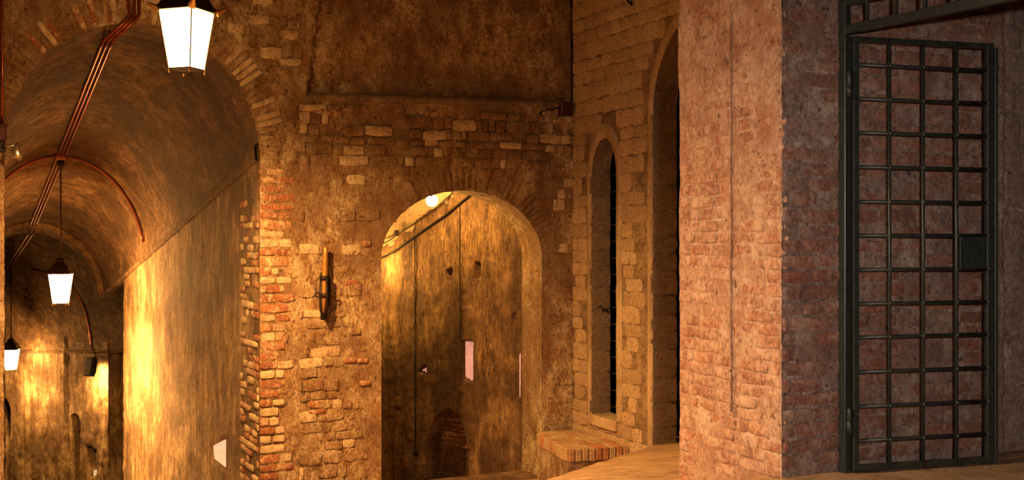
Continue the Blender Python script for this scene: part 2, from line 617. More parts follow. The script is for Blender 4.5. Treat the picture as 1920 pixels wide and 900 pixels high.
# ------------------------------------------------------------------ back wall
qd0, qd1 = WB.q(715), WB.q(1016)
zdsp = WB.qz(715, 485)[1]
zdap = WB.qz(862, 357)[1]
DOOR = ((qd0 + qd1) / 2, (qd1 - qd0) / 2, zdsp, zdap - zdsp, -6.0)
MOUTH = (qs - HW, HW, 0.77, 2.08 - 0.77, -7.0)
ql0, zl0 = WB.qz(580, 180)
ql1, zl1 = WB.qz(1062, 196)
led = lambda q: zl0 + (q - ql0) / (ql1 - ql0) * (zl1 - zl0)
panel = [WB.qz(578, 178), WB.qz(604, -40), WB.qz(610, -260), (qc + 1, 4.5), (qc + 1, led(qc + 1)), (ql1, zl1)]

def back_disp(q, z):
    d = 0 * q
    pin = in_poly(q, z, panel)
    d = np.where(pin, -0.09, d)
    dz = z - led(q)
    on = (q > ql0 - 0.05)
    d = np.where(False & (dz > -0.03) & (dz < 0.035), 0.015 + 0.015 * fbm(np.stack([q * 6, z * 0, z * 0], -1), 1.0, 3), d)
    # rough area left of the panel and the weathered band under the ledge
    P = np.stack([q, z, 0 * q], -1)
    band = np.clip(1 - np.abs(dz + 0.35) / 0.4, 0, 1) * on + np.clip(1 - np.hypot((q - WB.q(525)) / 0.5, (z - 1.75) / 0.7), 0, 1)
    d = d + band * (0.018 * fbm(P, 9.0, 3, 0.7) - 0.014)
    low = np.clip((-0.9 - z) / 0.6, 0, 1) * (q < DOOR[0])
    d = d + low * (0.014 * fbm(P + 5, 8.0, 3, 0.7) - 0.006)
    return d

back = wall_sheet('wall_back', WB, WB.q(-260), qc + 0.02, -3.6, 3.9, 0.028, M['back'], amp=0.016, openings=[DOOR, MOUTH], disp=back_disp, nscale=5.0)
struct(back, 'limewashed masonry cross wall holding the vaulted tunnel mouth and the arched doorway')
reveal('door_reveal', WB, DOOR, 0.52, M['back'], back, nv=60)
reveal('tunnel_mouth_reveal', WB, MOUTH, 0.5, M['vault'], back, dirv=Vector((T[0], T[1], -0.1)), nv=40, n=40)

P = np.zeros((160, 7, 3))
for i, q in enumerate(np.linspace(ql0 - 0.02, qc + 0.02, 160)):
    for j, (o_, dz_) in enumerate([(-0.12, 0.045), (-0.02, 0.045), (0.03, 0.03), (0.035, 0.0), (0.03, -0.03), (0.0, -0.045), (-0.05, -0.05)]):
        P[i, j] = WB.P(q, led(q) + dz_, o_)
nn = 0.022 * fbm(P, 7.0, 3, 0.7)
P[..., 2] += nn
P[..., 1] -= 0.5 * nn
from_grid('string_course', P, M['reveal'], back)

def clear_of(q, z, pad, ops):
    for o in ops:
        if z > o[4] and float(arch_F(np.array(q), np.array(z), o)) < pad:
            return False
    return True

# brick quoins on the tunnel corner
z = 0.70
row = 0
while z > -2.85:
    h = rng.uniform(0.085, 0.105)
    L = rng.choice((0.20, 0.26, 0.33, 0.36))
    q = qs
    pieces = [L] if rng.random() < 0.4 else [L * 0.5, L * 0.5] if rng.random() < 0.5 else [L * 0.62, L * 0.38]
    for k, pw in enumerate(pieces):
        mt = 'redbrick' if rng.random() < 0.62 else 'stone'
        put_brick(back, WB, q + pw / 2 + (0 if k else -0.004), z - h / 2, pw - 0.014, h - rng.uniform(0.018, 0.035), rng.uniform(0.006, 0.016), mt)
        q += pw
    z -= h
    row += 1
# voussoirs round the tunnel mouth and the doorway
nv_ = 64
for i in range(nv_):
    t = math.pi * (i + 0.5) / nv_
    for ringk in range(1):
        r0 = 0.15
        qq = MOUTH[0] + (MOUTH[1] + r0) * math.cos(t)
        zz = MOUTH[2] + (MOUTH[3] + r0) * math.sin(t)
        if qq < WB.q(0) or zz > 2.45:
            continue
        put_brick(back, WB, qq, zz, rng.uniform(0.24, 0.28), 0.05, rng.uniform(0.012, 0.021), 'redbrick' if rng.random() < 0.2 else 'stone' if rng.random() < 0.4 else 'back', ang=-t)
for i in range(46):
    t = math.pi * (i + 0.5) / 46
    if rng.random() < 0.35 or t > 2.2:
        continue
    qq = DOOR[0] + (DOOR[1] + 0.14) * math.cos(t)
    zz = DOOR[2] + (DOOR[3] + 0.14) * math.sin(t)
    put_brick(back, WB, qq, zz, rng.uniform(0.20, 0.26), 0.05, rng.uniform(0.010, 0.018), 'back', ang=-t)
# single bricks and rubble stones showing through the limewash
for (u, v, pw, ph) in [(655, 676, 0.13, 0.045), (680, 676, 0.10, 0.045), (600, 757, 0.25, 0.07), (595, 772, 0.18, 0.05), (686, 457, 0.10, 0.06),
                       (660, 530, 0.14, 0.05), (597, 211, 0.13, 0.07), (684, 718, 0.12, 0.05), (625, 212, 0.2, 0.06)]:
    q_, z_ = WB.qz(u, v)
    put_brick(back, WB, q_, z_, pw, ph, 0.022, 'redbrick')
cnt = 0
for (q, z, w_, h_, r_) in courses(WB.q(560), qc, -2.8, 1.45, (0.08, 0.15), (0.13, 0.34), 0.014, 0.012):
    if not clear_of(q, z, w_ / 2 + 0.02, [DOOR]) and z < DOOR[2]:
        continue
    if not clear_of(q, z, 0.28, [DOOR]):
        continue
    inband = -0.75 < z - led(q) < -0.08
    lower = (q < DOOR[0] and z < -0.75)
    pr = 0.85 if inband else 0.62 if lower else 0.34
    if z > led(q) - 0.06 or rng.random() > pr:
        continue
    put_brick(back, WB, q, z, w_, h_, rng.uniform(0.016, 0.030) if inband else rng.uniform(0.008, 0.022), 'back' if rng.random() < 0.8 else 'stone', name='stone', ang=rng.uniform(-0.06, 0.06))
    cnt += 1
for (q, z, w_, h_, r_) in courses(WB.q(425), WB.q(572), 1.0, 2.4, (0.08, 0.14), (0.12, 0.26), 0.02, 0.02):
    if rng.random() < 0.55 and clear_of(q, z, 0.33, [MOUTH]):
        put_brick(back, WB, q, z, w_, h_, rng.uniform(0.006, 0.020), 'back' if rng.random() < 0.8 else 'stone', name='stone', ang=rng.uniform(-0.08, 0.08))

# ------------------------------------------------------------------ tunnel
SEND = 8.62
VEND = 11.6
# right wall
nS, nZ = 240, 150
ss = np.linspace(0, SEND, nS)
def tunnel_wall(sgn, name, label, mat):
    P = np.zeros((nS, nZ, 3))
    for i, s in enumerate(ss):
        bx = AX[0] + s * T[0] + sgn * HW * B[0]
        by = AX[1] + s * T[1] + sgn * HW * B[1]
        zz = np.linspace(-3.4 - 0.18 * s, zS(s) + 0.02, nZ)
        P[i, :, 0] = bx
        P[i, :, 1] = by
        P[i, :, 2] = zz
    n_ = 0.02 * fbm(P, 3.0, 4, 0.6) + 0.008 * fbm(P, 14.0, 2)
    q = -np.repeat(ss[:, None], nZ, 1)
    if sgn > 0:
        for poly in tun_pits:
            cq, cz = np.mean([p[0] for p in poly]), np.mean([p[1] for p in poly])
            big = [(cq + (a_ - cq) * 1.5, cz + (b_ - cz) * 1.3) for a_, b_ in poly]
            n_ = np.where(in_poly(q, P[..., 2], big), -0.012, n_)
        n_[:2] *= 0.2
    P[..., 0] += WT.n[0] * n_ * sgn
    P[..., 1] += WT.n[1] * n_ * sgn
    return struct(from_grid(name, P, mat), label)
def tq(u, v):
    return WT.qz(u, v)
tun_pits = [[tq(400, 836), tq(423, 824), tq(423, 877), tq(402, 860)]]
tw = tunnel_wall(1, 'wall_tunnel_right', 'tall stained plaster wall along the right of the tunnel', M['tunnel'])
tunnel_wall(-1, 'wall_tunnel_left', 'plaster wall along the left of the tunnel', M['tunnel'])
for (q, z, w_, h_, r_) in courses(-0.75, -0.02, -2.9, 0.35, (0.07, 0.085), (0.14, 0.26), 0.014):
    if rng.random() < 0.5:
        put_brick(tw, WT, q, z, w_, h_, rng.uniform(0.012, 0.024), 'stone' if rng.random() < 0.6 else 'redbrick')

def vpt(s, phi, inset=0.0):
    lat = (HW + 0.05 - inset) * math.cos(phi)
    z0 = zS(s)
    return Vector((AX[0] + s * T[0] + lat * B[0], AX[1] + s * T[1] + lat * B[1], z0 + (zA(s) - z0 - inset) * math.sin(phi)))

def vault_sheet(name, s0, s1, ns, inset, amp, mat, parent=None, nphi=90):
    P = np.zeros((ns, nphi, 3))
    for i, s in enumerate(np.linspace(s0, s1, ns)):
        for j, ph in enumerate(np.linspace(0, math.pi, nphi)):
            P[i, j] = vpt(s, ph, inset)
    n_ = amp * fbm(P, 1.7, 4, 0.6) + 0.25 * amp * fbm(P, 9.0, 2)
    P[..., 2] += n_
    return from_grid(name, P, mat, parent)
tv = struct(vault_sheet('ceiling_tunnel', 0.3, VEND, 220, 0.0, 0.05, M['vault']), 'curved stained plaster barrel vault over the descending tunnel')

def rib(s0, s1, inset, name, mat, parent):
    P = np.zeros((60, 6, 3))
    prof = [(s0, 0.0), (s0, inset), ((2 * s0 + s1) / 3, inset), ((s0 + 2 * s1) / 3, inset), (s1, inset), (s1, 0)]
    for i, ph in enumerate(np.linspace(0, math.pi, 60)):
        for j, (s, ins) in enumerate(prof):
            P[i, j] = vpt(s, ph, ins)
    P[..., 2] += 0.03 * fbm(P, 2.0, 3)
    return from_grid(name, P, mat, parent, smooth=False)
rib(VEND - 0.4, VEND + 0.05, 0.10, 'rib', M['vault'], tv)
# impost band along the springing on the right
P = np.zeros((120, 6, 3))
for i, s in enumerate(np.linspace(0.02, VEND, 120)):
    for j, (o_, dz_) in enumerate([(-0.05, 0.20), (0.035, 0.18), (0.05, 0.15), (0.045, 0.03), (0.03, 0.0), (-0.05, -0.02)]):
        P[i, j] = (AX[0] + s * T[0] + HW * B[0] + WT.n[0] * o_, AX[1] + s * T[1] + HW * B[1] + WT.n[1] * o_, zS(s) + dz_ * max(0.35, 1 - s / 5))
n_ = 0.012 * fbm(P, 5.0, 3)
P[..., 2] += n_
imp = from_grid('trim_1', P, M['vault'])
struct(imp, 'weathered impost band where the tunnel vault springs from the wall')

# far chamber where the tunnel turns left
F0x = (203 - U0) / F * 25.5
WFAR = Wall((F0x, 25.5), (0.85, -0.527))
spz = lambda q: -0.1048 * (25.5 + q * WFAR.d[1])
far_pits = []
NICHE = (sum(WFAR.q(u) for u in (131, 151)) / 2, abs(WFAR.q(151) - WFAR.q(131)) / 2, WFAR.qz(140, 792)[1], 0.22, -9.0)
DARKN = (WFAR.q(2), abs(WFAR.q(20) - WFAR.q(2)), WFAR.qz(12, 770)[1], 0.35, -9.0)
tri = [WFAR.qz(164, 838), WFAR.qz(181, 846), WFAR.qz(181, 888), WFAR.qz(164, 899)]
def far_disp(q, z):
    d = np.where(in_poly(q, z, tri), -0.2, 0.0)
    d = d + np.where((q > WFAR.q(118)) & (q < WFAR.q(126)), 0.05, 0.0)
    return d
fw = wall_sheet('wall_tunnel_far', WFAR, -5.5, 0.0, -7.2, -2.4, 0.045, M['tunnel'], amp=0.03, openings=[NICHE, DARKN], disp=far_disp, nscale=2.0)
struct(fw, 'bright yellow lit plaster wall at the bend of the tunnel')
reveal('niche_reveal', WFAR, NICHE, 0.35, M['tunnel'], fw, nv=20, n=16)
reveal('niche_reveal', WFAR, DARKN, 0.6, M['tunnel'], fw, nv=20, n=16)
WNB = Wall((WFAR.P(0, 0, -0.35).x, WFAR.P(0, 0, -0.35).y), WFAR.d)
wall_sheet('niche_back', WNB, NICHE[0] - 0.2, NICHE[0] + 0.2, -7.2, -3.4, 0.1, M['passage'], parent=fw)
# return of the far wall and the darker recess to its right
Wret = Wall((WFAR.P(0, 0).x, WFAR.P(0, 0).y), (WFAR.n[0] * -1, WFAR.n[1] * -1))
WREC = Wall((WFAR.P(0, 0, -0.9).x, WFAR.P(0, 0, -0.9).y), WFAR.d)
wr_ = wall_sheet('wall_recess', WREC, -0.2, 3.2, -7.2, 1.5, 0.08, M['vault'], amp=0.02)
struct(wr_, 'dim recessed wall at the end of the tunnel, between the two lit walls')
bm = bmesh.new()
a0, a1 = WFAR.P(0, -7.2), WFAR.P(0, -2.4)
b0, b1 = WFAR.P(0, -7.2, -0.92), WFAR.P(0, -2.4, -0.92)
bm.faces.new([bm.verts.new(p) for p in (a0, a1, b1, b0)])
bm_obj('wall_return', bm, M['tunnel'], fw)

HR, VR = 7.0, 4.6
def farpt(q, t, ins=0.0):
    """t: 0 at the springing, 1 at the crown"""
    a = t * math.pi / 2
    h = HR * (1 - math.cos(a))
    return WFAR.P(q, spz(q) + VR * math.sin(a) - ins, h)
P = np.zeros((150, 70, 3))
for i, q in enumerate(np.linspace(-7.5, 4.5, 150)):
    for j, t in enumerate(np.linspace(0, 1, 70)):
        P[i, j] = farpt(q, t ** 1.3)
P[..., 2] += 0.05 * fbm(P, 1.5, 4, 0.6)
fv = struct(from_grid('ceiling_tunnel_far', P, M['vault']), 'lower vault continuing beyond the rib where the tunnel turns')
P = np.zeros((60, 2, 3))
for i, q in enumerate(np.linspace(-5.5, 0.0, 60)):
    for j, (o_, dz_) in enumerate([(0.0, -0.04), (0.05, 0.03)]):
        P[i, j] = WFAR.P(q, spz(q) + dz_, o_)
from_grid('springing_ledge', P, M['vault'], fw)

# panes that glow of themselves, standing in for light patches on the walls
def glow_pane(name, W, pix, off, mat, label):
    bm = bmesh.new()
    f_ = [W.at(u, v, off) for u, v in pix]
    b_ = [p - Vector((W.n[0], W.n[1], 0)) * 0.03 for p in f_]
    vf = [bm.verts.new(p) for p in f_]
    vb = [bm.verts.new(p) for p in b_]
    bm.faces.new(vf)
    bm.faces.new(vb[::-1])
    n = len(vf)
    for i in range(n):
        bm.faces.new((vf[i], vf[(i + 1) % n], vb[(i + 1) % n], vb[i]))
    return struct(bm_obj(name, bm, mat), label)
glow_pane('light_patch_1', WT, [(400, 836), (422, 824), (422, 876), (402, 860)], 0.0, M['palepatch'], 'small pale glowing pane for a light patch low in the tunnel wall')
glow_pane('light_patch_2', WFAR, [(164, 886), (181, 880), (181, 893), (164, 899)], -0.17, M['palepatch'], 'slanting pale glowing pane for a light patch in the wall at the tunnel bend')

# ------------------------------------------------------------------ passage behind the doorway
q0_, z0_ = WB.qz(975, 500)
pd = WB.P(qd1, 0) + Vector((A[0], A[1], 0)) * 0.62
WPA = Wall((pd.x + 0.10, pd.y + 0.05), (0.8, -0.6))
sq0, sz0 = WPA.qz(720, 482)
sq1, sz1 = WPA.qz(880, 365)
slp = (sz1 - sz0) / (sq1 - sq0)
spring = lambda q: sz0 + (q - sq0) * slp
pits = [([WPA.qz(*p) for p in ((890, 492), (901, 492), (899, 522), (891, 522))], 0.16),
        ([WPA.qz(*p) for p in ((836, 506), (848, 503), (846, 528), (838, 526))], 0.07),
        ([WPA.qz(*p) for p in ((959, 588), (967, 585), (967, 604), (960, 600))], 0.12),
        ([WPA.qz(*p) for p in ((866, 640), (887, 642), (887, 720), (866, 708))], 0.10),
        ([WPA.qz(*p) for p in ((784, 695), (799, 687), (799, 703))], 0.08),
        ([WPA.qz(*p) for p in ((968, 664), (975, 664), (975, 746), (968, 744))], 0.08)]
arcp = [WPA.qz(*p) for p in ((796, 930), (800, 850), (808, 805), (820, 782), (838, 768), (855, 778), (868, 805), (880, 850), (888, 930))]
def pass_disp(q, z):
    d = 0 * q
    for poly, dep in pits:
        d = np.where(in_poly(q, z, poly), -dep, d)
    d = np.where(in_poly(q, z, arcp), -0.17, d)
    return d
pq0, pq1 = WPA.q(640), 0.35
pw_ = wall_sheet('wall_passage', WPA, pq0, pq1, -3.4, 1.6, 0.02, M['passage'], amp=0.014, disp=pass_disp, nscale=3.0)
struct(pw_, 'dark streaked plaster wall of the stairway behind the doorway')
P = np.zeros((60, 24, 3))
for i, q in enumerate(np.linspace(pq0, pq1, 60)):
    for j, t in enumerate(np.linspace(0, math.pi / 2, 24)):
        pp = WPA.P(q, 0)
        dist = ((pp.x - WB.O[0]) * A[0] + (pp.y - WB.O[1]) * A[1]) / -(WPA.n[0] * A[0] + WPA.n[1] * A[1])
        rad = max(0.05, min(1.3, dist - 0.32))
        P[i, j] = WPA.P(q, spring(q) + 0.02 + min(1.0, rad) * math.sin(t), rad * (1 - math.cos(t)) - 0.01)
P[..., 2] += 0.02 * fbm(P, 3.0, 3)
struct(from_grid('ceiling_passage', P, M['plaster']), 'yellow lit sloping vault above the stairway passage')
bm = bmesh.new()
za = -3.3
pts = [WB.P(qd0 - 0.5, za), WB.P(qd1 + 0.3, za), WB.P(qd1 + 0.3, za, -1.4), WB.P(qd0 - 0.5, za, -3.0)]
bm.faces.new([bm.verts.new(p) for p in pts])
struct(bm_obj('floor_passage', bm, M['floor']), 'dark floor inside the arched doorway')
bm = bmesh.new()
add_box(bm, WB.P(DOOR[0], -2.96, -0.2), (2 * DOOR[1] + 0.02, 0.5, 0.30), WB.rot(), 0.01)
struct(bm_obj('trim_2', bm, M['passage']), 'worn dark threshold of the arched doorway')
# bricks in the arched recess of the passage wall
for (q, z, w_, h_, r_) in courses(WPA.q(800), WPA.q(886), -2.75, -2.0, (0.06, 0.07), (0.12, 0.2), 0.012):
    if in_poly(np.array([q - w_ / 2]), np.array([z]), arcp)[0] and in_poly(np.array([q + w_ / 2]), np.array([z]), arcp)[0]:
        put_brick(pw_, WPA, q, z, w_, h_, 0.016, 'redbrick', off=-0.17)
glow_pane('light_patch_3', WPA, [(864, 637), (888, 640), (888, 722), (864, 710)], -0.07, M['pink'], 'pink rectangular glowing pane for a light patch in the passage wall')  # emissive panes in place of pink light patches, nothing behind them
glow_pane('light_patch_4', WPA, [(782, 695), (800, 686), (800, 704)], -0.06, M['pink'], 'tiny triangular glowing pane for a light patch in the passage wall')
glow_pane('light_patch_5', WPA, [(967, 662), (977, 662), (977, 748), (967, 746)], -0.06, M['pink'], 'narrow pink glowing pane for a light patch beside the doorway jamb')

# ------------------------------------------------------------------ right wall
N1 = ((WR.q(1110) + WR.q(1157)) / 2, (WR.q(1157) - WR.q(1110)) / 2, WR.qz(1133, 330)[1], 0.42, WR.qz(1133, 782)[1])
n2q = WR.q(1225)
N2 = (n2q + 0.95, 0.95, WR.qz(1225, 215)[1], 0.98, -2.2)
def right_disp(q, z):
    return 0 * q
rw = wall_sheet('wall_right', WR, -0.02, 6.0, -3.2, 3.9, 0.035, M['rightbase'], amp=0.010, openings=[N1, N2], disp=right_disp)
struct(rw, 'right wall of pale stone blocks with two tall arched openings')
cnt = 0
for (q, z, w_, h_, r_) in courses(0.0, 3.0, -2.35, 2.75, (0.13, 0.20), (0.22, 0.45), 0.009, 0.003):
    if not clear_of(q, z, w_ / 2 + 0.085, [o for o in (N1, N2) if z - h_ / 2 < o[2] and z + h_ / 2 > o[4]]):
        # trim the block back to the edge of the opening surround
        ok = False
        for o in (N1, N2):
            lo, hi = o[0] - o[1] - 0.10, o[0] + o[1] + 0.10
            if z < o[2] + 0.05 and z > o[4]:
                if q < o[0] and q - w_ / 2 < lo - 0.06:
                    a_ = q - w_ / 2
                    q, w_, ok = (a_ + lo) / 2, lo - a_, True
                elif q > o[0] and q + w_ / 2 > hi + 0.06:
                    b_ = q + w_ / 2
                    q, w_, ok = (b_ + hi) / 2, b_ - hi, True
                break
        if not ok:
            continue
        if not clear_of(q, z, w_ / 2 + 0.07, [o for o in (N1, N2) if z - h_ / 2 < o[2] and z > o[4]]):
            continue
    if not clear_of(q, z, 0.14 + h_ * 0.3, [N1, N2]):
        continue
    if w_ < 0.06:
        continue
    put_brick(rw, WR, q, z, w_, h_, rng.uniform(0.010, 0.022), 'block', name='stone')

def surround(name, W, o, wid, proud, mat, parent, z_lo):
    pts = [p for p in arch_pts((o[0], o[1], o[2], o[3], z_lo), 30, 30)]
    out = [p for p in arch_pts((o[0], o[1] + wid, o[2], o[3] + wid * 1.6, z_lo), 30, 30)]
    P = np.zeros((len(pts), 4, 3))
    for i, (a_, b_) in enumerate(zip(pts, out)):
        for j, (t, pr) in enumerate([(0, 0.0), (0.02, proud), (0.85, proud), (1.0, -0.004)]):
            P[i, j] = W.P(a_[0] + (b_[0] - a_[0]) * t, a_[1] + (b_[1] - a_[1]) * t, pr)
    nn = 0.006 * fbm(P, 8, 3)
    P[..., 0] += W.n[0] * nn
    P[..., 1] += W.n[1] * nn
    return from_grid(name, P, mat, parent)
surround('surround', WR, N1, 0.11, 0.013, M['plaster'], rw, N1[4])
surround('surround', WR, N2, 0.11, 0.013, M['plaster'], rw, -2.3)
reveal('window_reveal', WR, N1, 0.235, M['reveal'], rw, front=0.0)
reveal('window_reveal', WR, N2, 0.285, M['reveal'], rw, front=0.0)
# ashlar blocks of the far jambs
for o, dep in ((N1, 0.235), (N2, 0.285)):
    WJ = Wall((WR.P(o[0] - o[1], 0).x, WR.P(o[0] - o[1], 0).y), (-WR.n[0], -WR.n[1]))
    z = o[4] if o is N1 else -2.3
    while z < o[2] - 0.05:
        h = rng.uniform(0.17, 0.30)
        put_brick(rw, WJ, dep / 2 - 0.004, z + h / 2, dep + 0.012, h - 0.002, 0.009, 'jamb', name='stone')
        z += h
# grilles inside the two openings
def grille(o, dep, label, zlo, zhi):
    g = thing('window_grille', label, 'grille', WR.P(o[0], zlo, -dep))
    base = g.location.copy()
    bm = bmesh.new()
    z = zlo + 0.06
    while z < zhi:
        bm2 = bmesh.new()
        a_, b_ = WR.P(o[0] - o[1] - 0.03, z, -dep - 0.06) - base, WR.P(o[0] + o[1] + 0.03, z, -dep - 0.06) - base
        add_tube(bm2, [a_, b_], 0.009, 6)
        bm_obj('bar', bm2, M['rust'], g, smooth=True)
        z += 0.19
    bm.free()
    for k in range(1, 4):
        qq = o[0] - o[1] + 2 * o[1] * k / 4
        bm2 = bmesh.new()
        add_tube(bm2, [WR.P(qq, zlo, -dep - 0.075) - base, WR.P(qq, zhi, -dep - 0.075) - base], 0.010, 6)
        bm_obj('upright', bm2, M['rust'], g, smooth=True)
    return g
M['rust'] = plain('rusted_bar', (0.06, 0.035, 0.02), 0.8, 0.2)
grille(N1, 0.22, 'rusty bars inside the narrow arched opening above the brick step', N1[4], N1[2] + 0.2)
grille(N2, 0.27, 'rusty bars inside the large arched opening next to the pier', -2.2, N2[2] + 0.6)
# sill of the narrow opening
bm = bmesh.new()
add_box(bm, WR.P(N1[0], N1[4] - 0.06, -0.10), (2 * N1[1] + 0.06, 0.30, 0.12), WR.rot(), 0.012)
bm_obj('sill', bm, M['plaster'], rw)

# ------------------------------------------------------------------ brick pier and wall behind the gate
q_end = WP.q(1275)
def corner_fade(q):
    return np.clip(np.abs(q) / 0.03, 0, 1)
def pier_disp(q, z):
    P = np.stack([q, z, 0 * q], -1)
    return 0.012 * (fbm(P + 3, 3.0, 2) + 0.25 + np.clip((z - 0.1) / 0.8, 0, 1) * 0.5) * corner_fade(q)
pl = wall_sheet('wall_pier', WP, q_end, 0.0, -1.75, 3.9, 0.016, M['pier'], amp=0.007, disp=pier_disp, nscale=7.0)
struct(pl, 'left face of the brick pier, worn orange bricks under patchy mortar')
for (q, z, w_, h_, r_) in courses(q_end + 0.0, 0.004, -1.62, 1.32, (0.064, 0.072), (0.17, 0.28), 0.013, 0.003):
    if rng.random() < 0.06:
        continue
    put_brick(pl, WP, q, z, w_, h_, rng.uniform(0.006, 0.014) - (0.003 if z > 0.2 else 0), 'pierbrick')
# back face of the pier (towards the vaults)
Wb2 = Wall((WP.P(q_end, 0).x, WP.P(q_end, 0).y), (-B[0], -B[1]))
pb = wall_sheet('wall_pier_back', Wb2, -2.4, 0.0, -1.75, 3.9, 0.06, M['pier'], amp=0.006)
struct(pb, 'rear face of the brick pier')

qf1 = WF.q(1960) + 2.2
def front_disp(q, z):
    P = np.stack([q, z, 0 * q], -1)
    d = 0.012 * (fbm(P + 9, 3.0, 2) + 0.1) * corner_fade(q)
    return d - np.where(q > WF.q(1886), 0.03, 0.0)
ft = wall_sheet('wall_front', WF, 0.0, qf1, -1.4, 3.9, 0.016, M['front'], amp=0.008, disp=front_disp, nscale=7.0)
struct(ft, 'greyish brick wall behind the iron gate, continuing the right face of the pier')
cnt = 0
for (q, z, w_, h_, r_) in courses(-0.003, WF.q(1862), -1.22, 1.36, (0.074, 0.088), (0.19, 0.30), 0.016, 0.004):
    if rng.random() < 0.2 or (z > 0.3 and q < 0.36 and rng.random() < 0.45):
        continue
    cnt += 1
    put_brick(ft, WF, q, z, w_, h_, rng.uniform(0.009, 0.018), 'frontbrick')
for (q, z, w_, h_, r_) in courses(WF.q(1892), WF.q(1990), -1.22, 1.5, (0.13, 0.24), (0.25, 0.4), 0.02, 0.01):
    put_brick(ft, WF, q, z, w_, h_, rng.uniform(0.014, 0.022), 'greyblock', name='stone', off=-0.03)
# thin pale mortar line running down the pier
pts = []
for i in range(40):
    v = 10 + i * 19.5
    q_, z_ = WP.qz(1374 + rng.uniform(-1, 1), v)
    pts.append(WP.P(WP.q(1374) + rng.uniform(-0.003, 0.003), (V0 - v) / F * 6.2, 0.016))
o = tube_obj('mortar_ridge', pts, [0.006 if i < 20 else 0.008 for i in range(40)], M['pier'], pl, 6)

# ------------------------------------------------------------------ hall shell outside the frame
bm = bmesh.new()
add_box(bm, (0.5, 5.5, 3.98), (16, 20, 0.1))
struct(bm_obj('ceiling', bm, M['vault']), 'dark hall ceiling above the frame')
WL = Wall((-5.6, 10.0), (0.43, 0.9))
lw = wall_sheet('wall_left', WL, -12.0, 1.2, -3.2, 3.9, 0.12, M['back'], amp=0.02)
struct(lw, 'left wall of the hall outside the frame')

# ------------------------------------------------------------------ lanterns
def lantern(loc_c, strength, down, col, label, rod_top, ang, scale=1.0, group='hanging lanterns', ears=False):
    """loc_c: centre of the glass body"""
    t = thing('hanging_lantern', label, 'lantern', loc_c, group)
    h, a1_, a0_ = 0.45 * scale, 0.155 * scale, 0.10 * scale
    gm = glow('lantern_glass', col, strength)
    cs, sn = math.cos(ang), math.sin(ang)
    R = Matrix(((cs, -sn, 0), (sn, cs, 0), (0, 0, 1)))
    zt, zb = h / 2, -h / 2
    cor = [(-1, -1), (1, -1), (1, 1), (-1, 1)]
    for k in range(4):
        c0, c1 = cor[k], cor[(k + 1) % 4]
        bm = bmesh.new()
        i_ = 0.97
        q_ = [R @ Vector((c0[0] * a0_ * i_, c0[1] * a0_ * i_, zb)), R @ Vector((c1[0] * a0_ * i_, c1[1] * a0_ * i_, zb)),
              R @ Vector((c1[0] * a1_ * i_, c1[1] * a1_ * i_, zt)), R @ Vector((c0[0] * a1_ * i_, c0[1] * a1_ * i_, zt))]
        bm.faces.new([bm.verts.new(p) for p in q_])
        bm_obj('pane', bm, gm, t)
        bm = bmesh.new()
        add_tube(bm, [R @ Vector((c0[0] * a0_, c0[1] * a0_, zb - 0.01)), R @ Vector((c0[0] * a1_, c0[1] * a1_, zt))], 0.006 * scale, 5)
        bm_obj('corner_bar', bm, M['lampiron'], t)
        bm = bmesh.new()
        add_lathe(bm, [(0.002, -0.045 * scale), (0.009 * scale, -0.03 * scale), (0.006 * scale, 0)], R @ Vector((c0[0] * a0_, c0[1] * a0_, zb)), 6)
        bm_obj('foot', bm, M['brass'], t)
    bm = bmesh.new()
    add_lathe(bm, [(a0_ * 0.99, 0.0), (a0_ * 1.02, -0.012)], (0, 0, zb), 4, True, ang)
    bm_obj('base', bm, M['lampiron'], t)
    bm = bmesh.new()
    add_lathe(bm, [(a1_ * 0.98, 0.0), (a1_ * 1.12, 0.004), (a1_ * 1.12, 0.03 * scale), (a1_ * 0.98, 0.06 * scale), (a1_ * 0.80, 0.12 * scale),
                   (a1_ * 0.52, 0.17 * scale), (a1_ * 0.40, 0.20 * scale), (a1_ * 0.42, 0.225 * scale), (a1_ * 0.18, 0.26 * scale)],
              (0, 0, zt), 4, True, ang)
    cap = bm_obj('cap', bm, M['lampiron'], t)
    for k in range(4 if ears else 0):
        bm = bmesh.new()
        cx, cy = cor[k]
        b0_ = R @ Vector((cx * a1_ * 1.08, cy * a1_ * 1.08, zt + 0.01))
        b1_ = R @ Vector((cx * a1_ * 1.42, cy * a1_ * 1.42, zt + 0.05 * scale))
        add_tube(bm, [b0_, b1_], [0.034 * scale, 0.012 * scale], 5)
        bm_obj('ear', bm, M['brass'], cap)
    bm = bmesh.new()
    add_lathe(bm, [(0.015, 0.25 * scale), (0.03 * scale, 0.28 * scale), (0.012, 0.31 * scale), (0.02 * scale, 0.34 * scale), (0.006, 0.37 * scale)], (0, 0, zt), 10)
    bm_obj('finial', bm, M['lampiron'], t, True)
    bm = bmesh.new()
    add_tube(bm, [Vector((0, 0, zt + 0.33 * scale)), Vector(rod_top) - Vector(loc_c)], 0.011, 6)
    bm_obj('rod', bm, M['lampiron'], t, True)
    bm = bmesh.new()
    rt = Vector(rod_top) - Vector(loc_c)
    add_lathe(bm, [(0.012, -0.14), (0.045, -0.02), (0.05, 0.0)], rt, 10)
    bm_obj('ceiling_rose', bm, M['lampiron'], t, True)
    ld = bpy.data.lights.new('lantern_bulb', 'SPOT')
    ld.energy = down
    ld.color = col
    ld.spot_size = math.radians(178)
    ld.spot_blend = 0.75
    ld.shadow_soft_size = 0.07
    lo = bpy.data.objects.new('lantern_bulb', ld)
    COL.objects.link(lo)
    lo.parent = t
    lo.location = (0, 0, zb - 0.06)
    return t

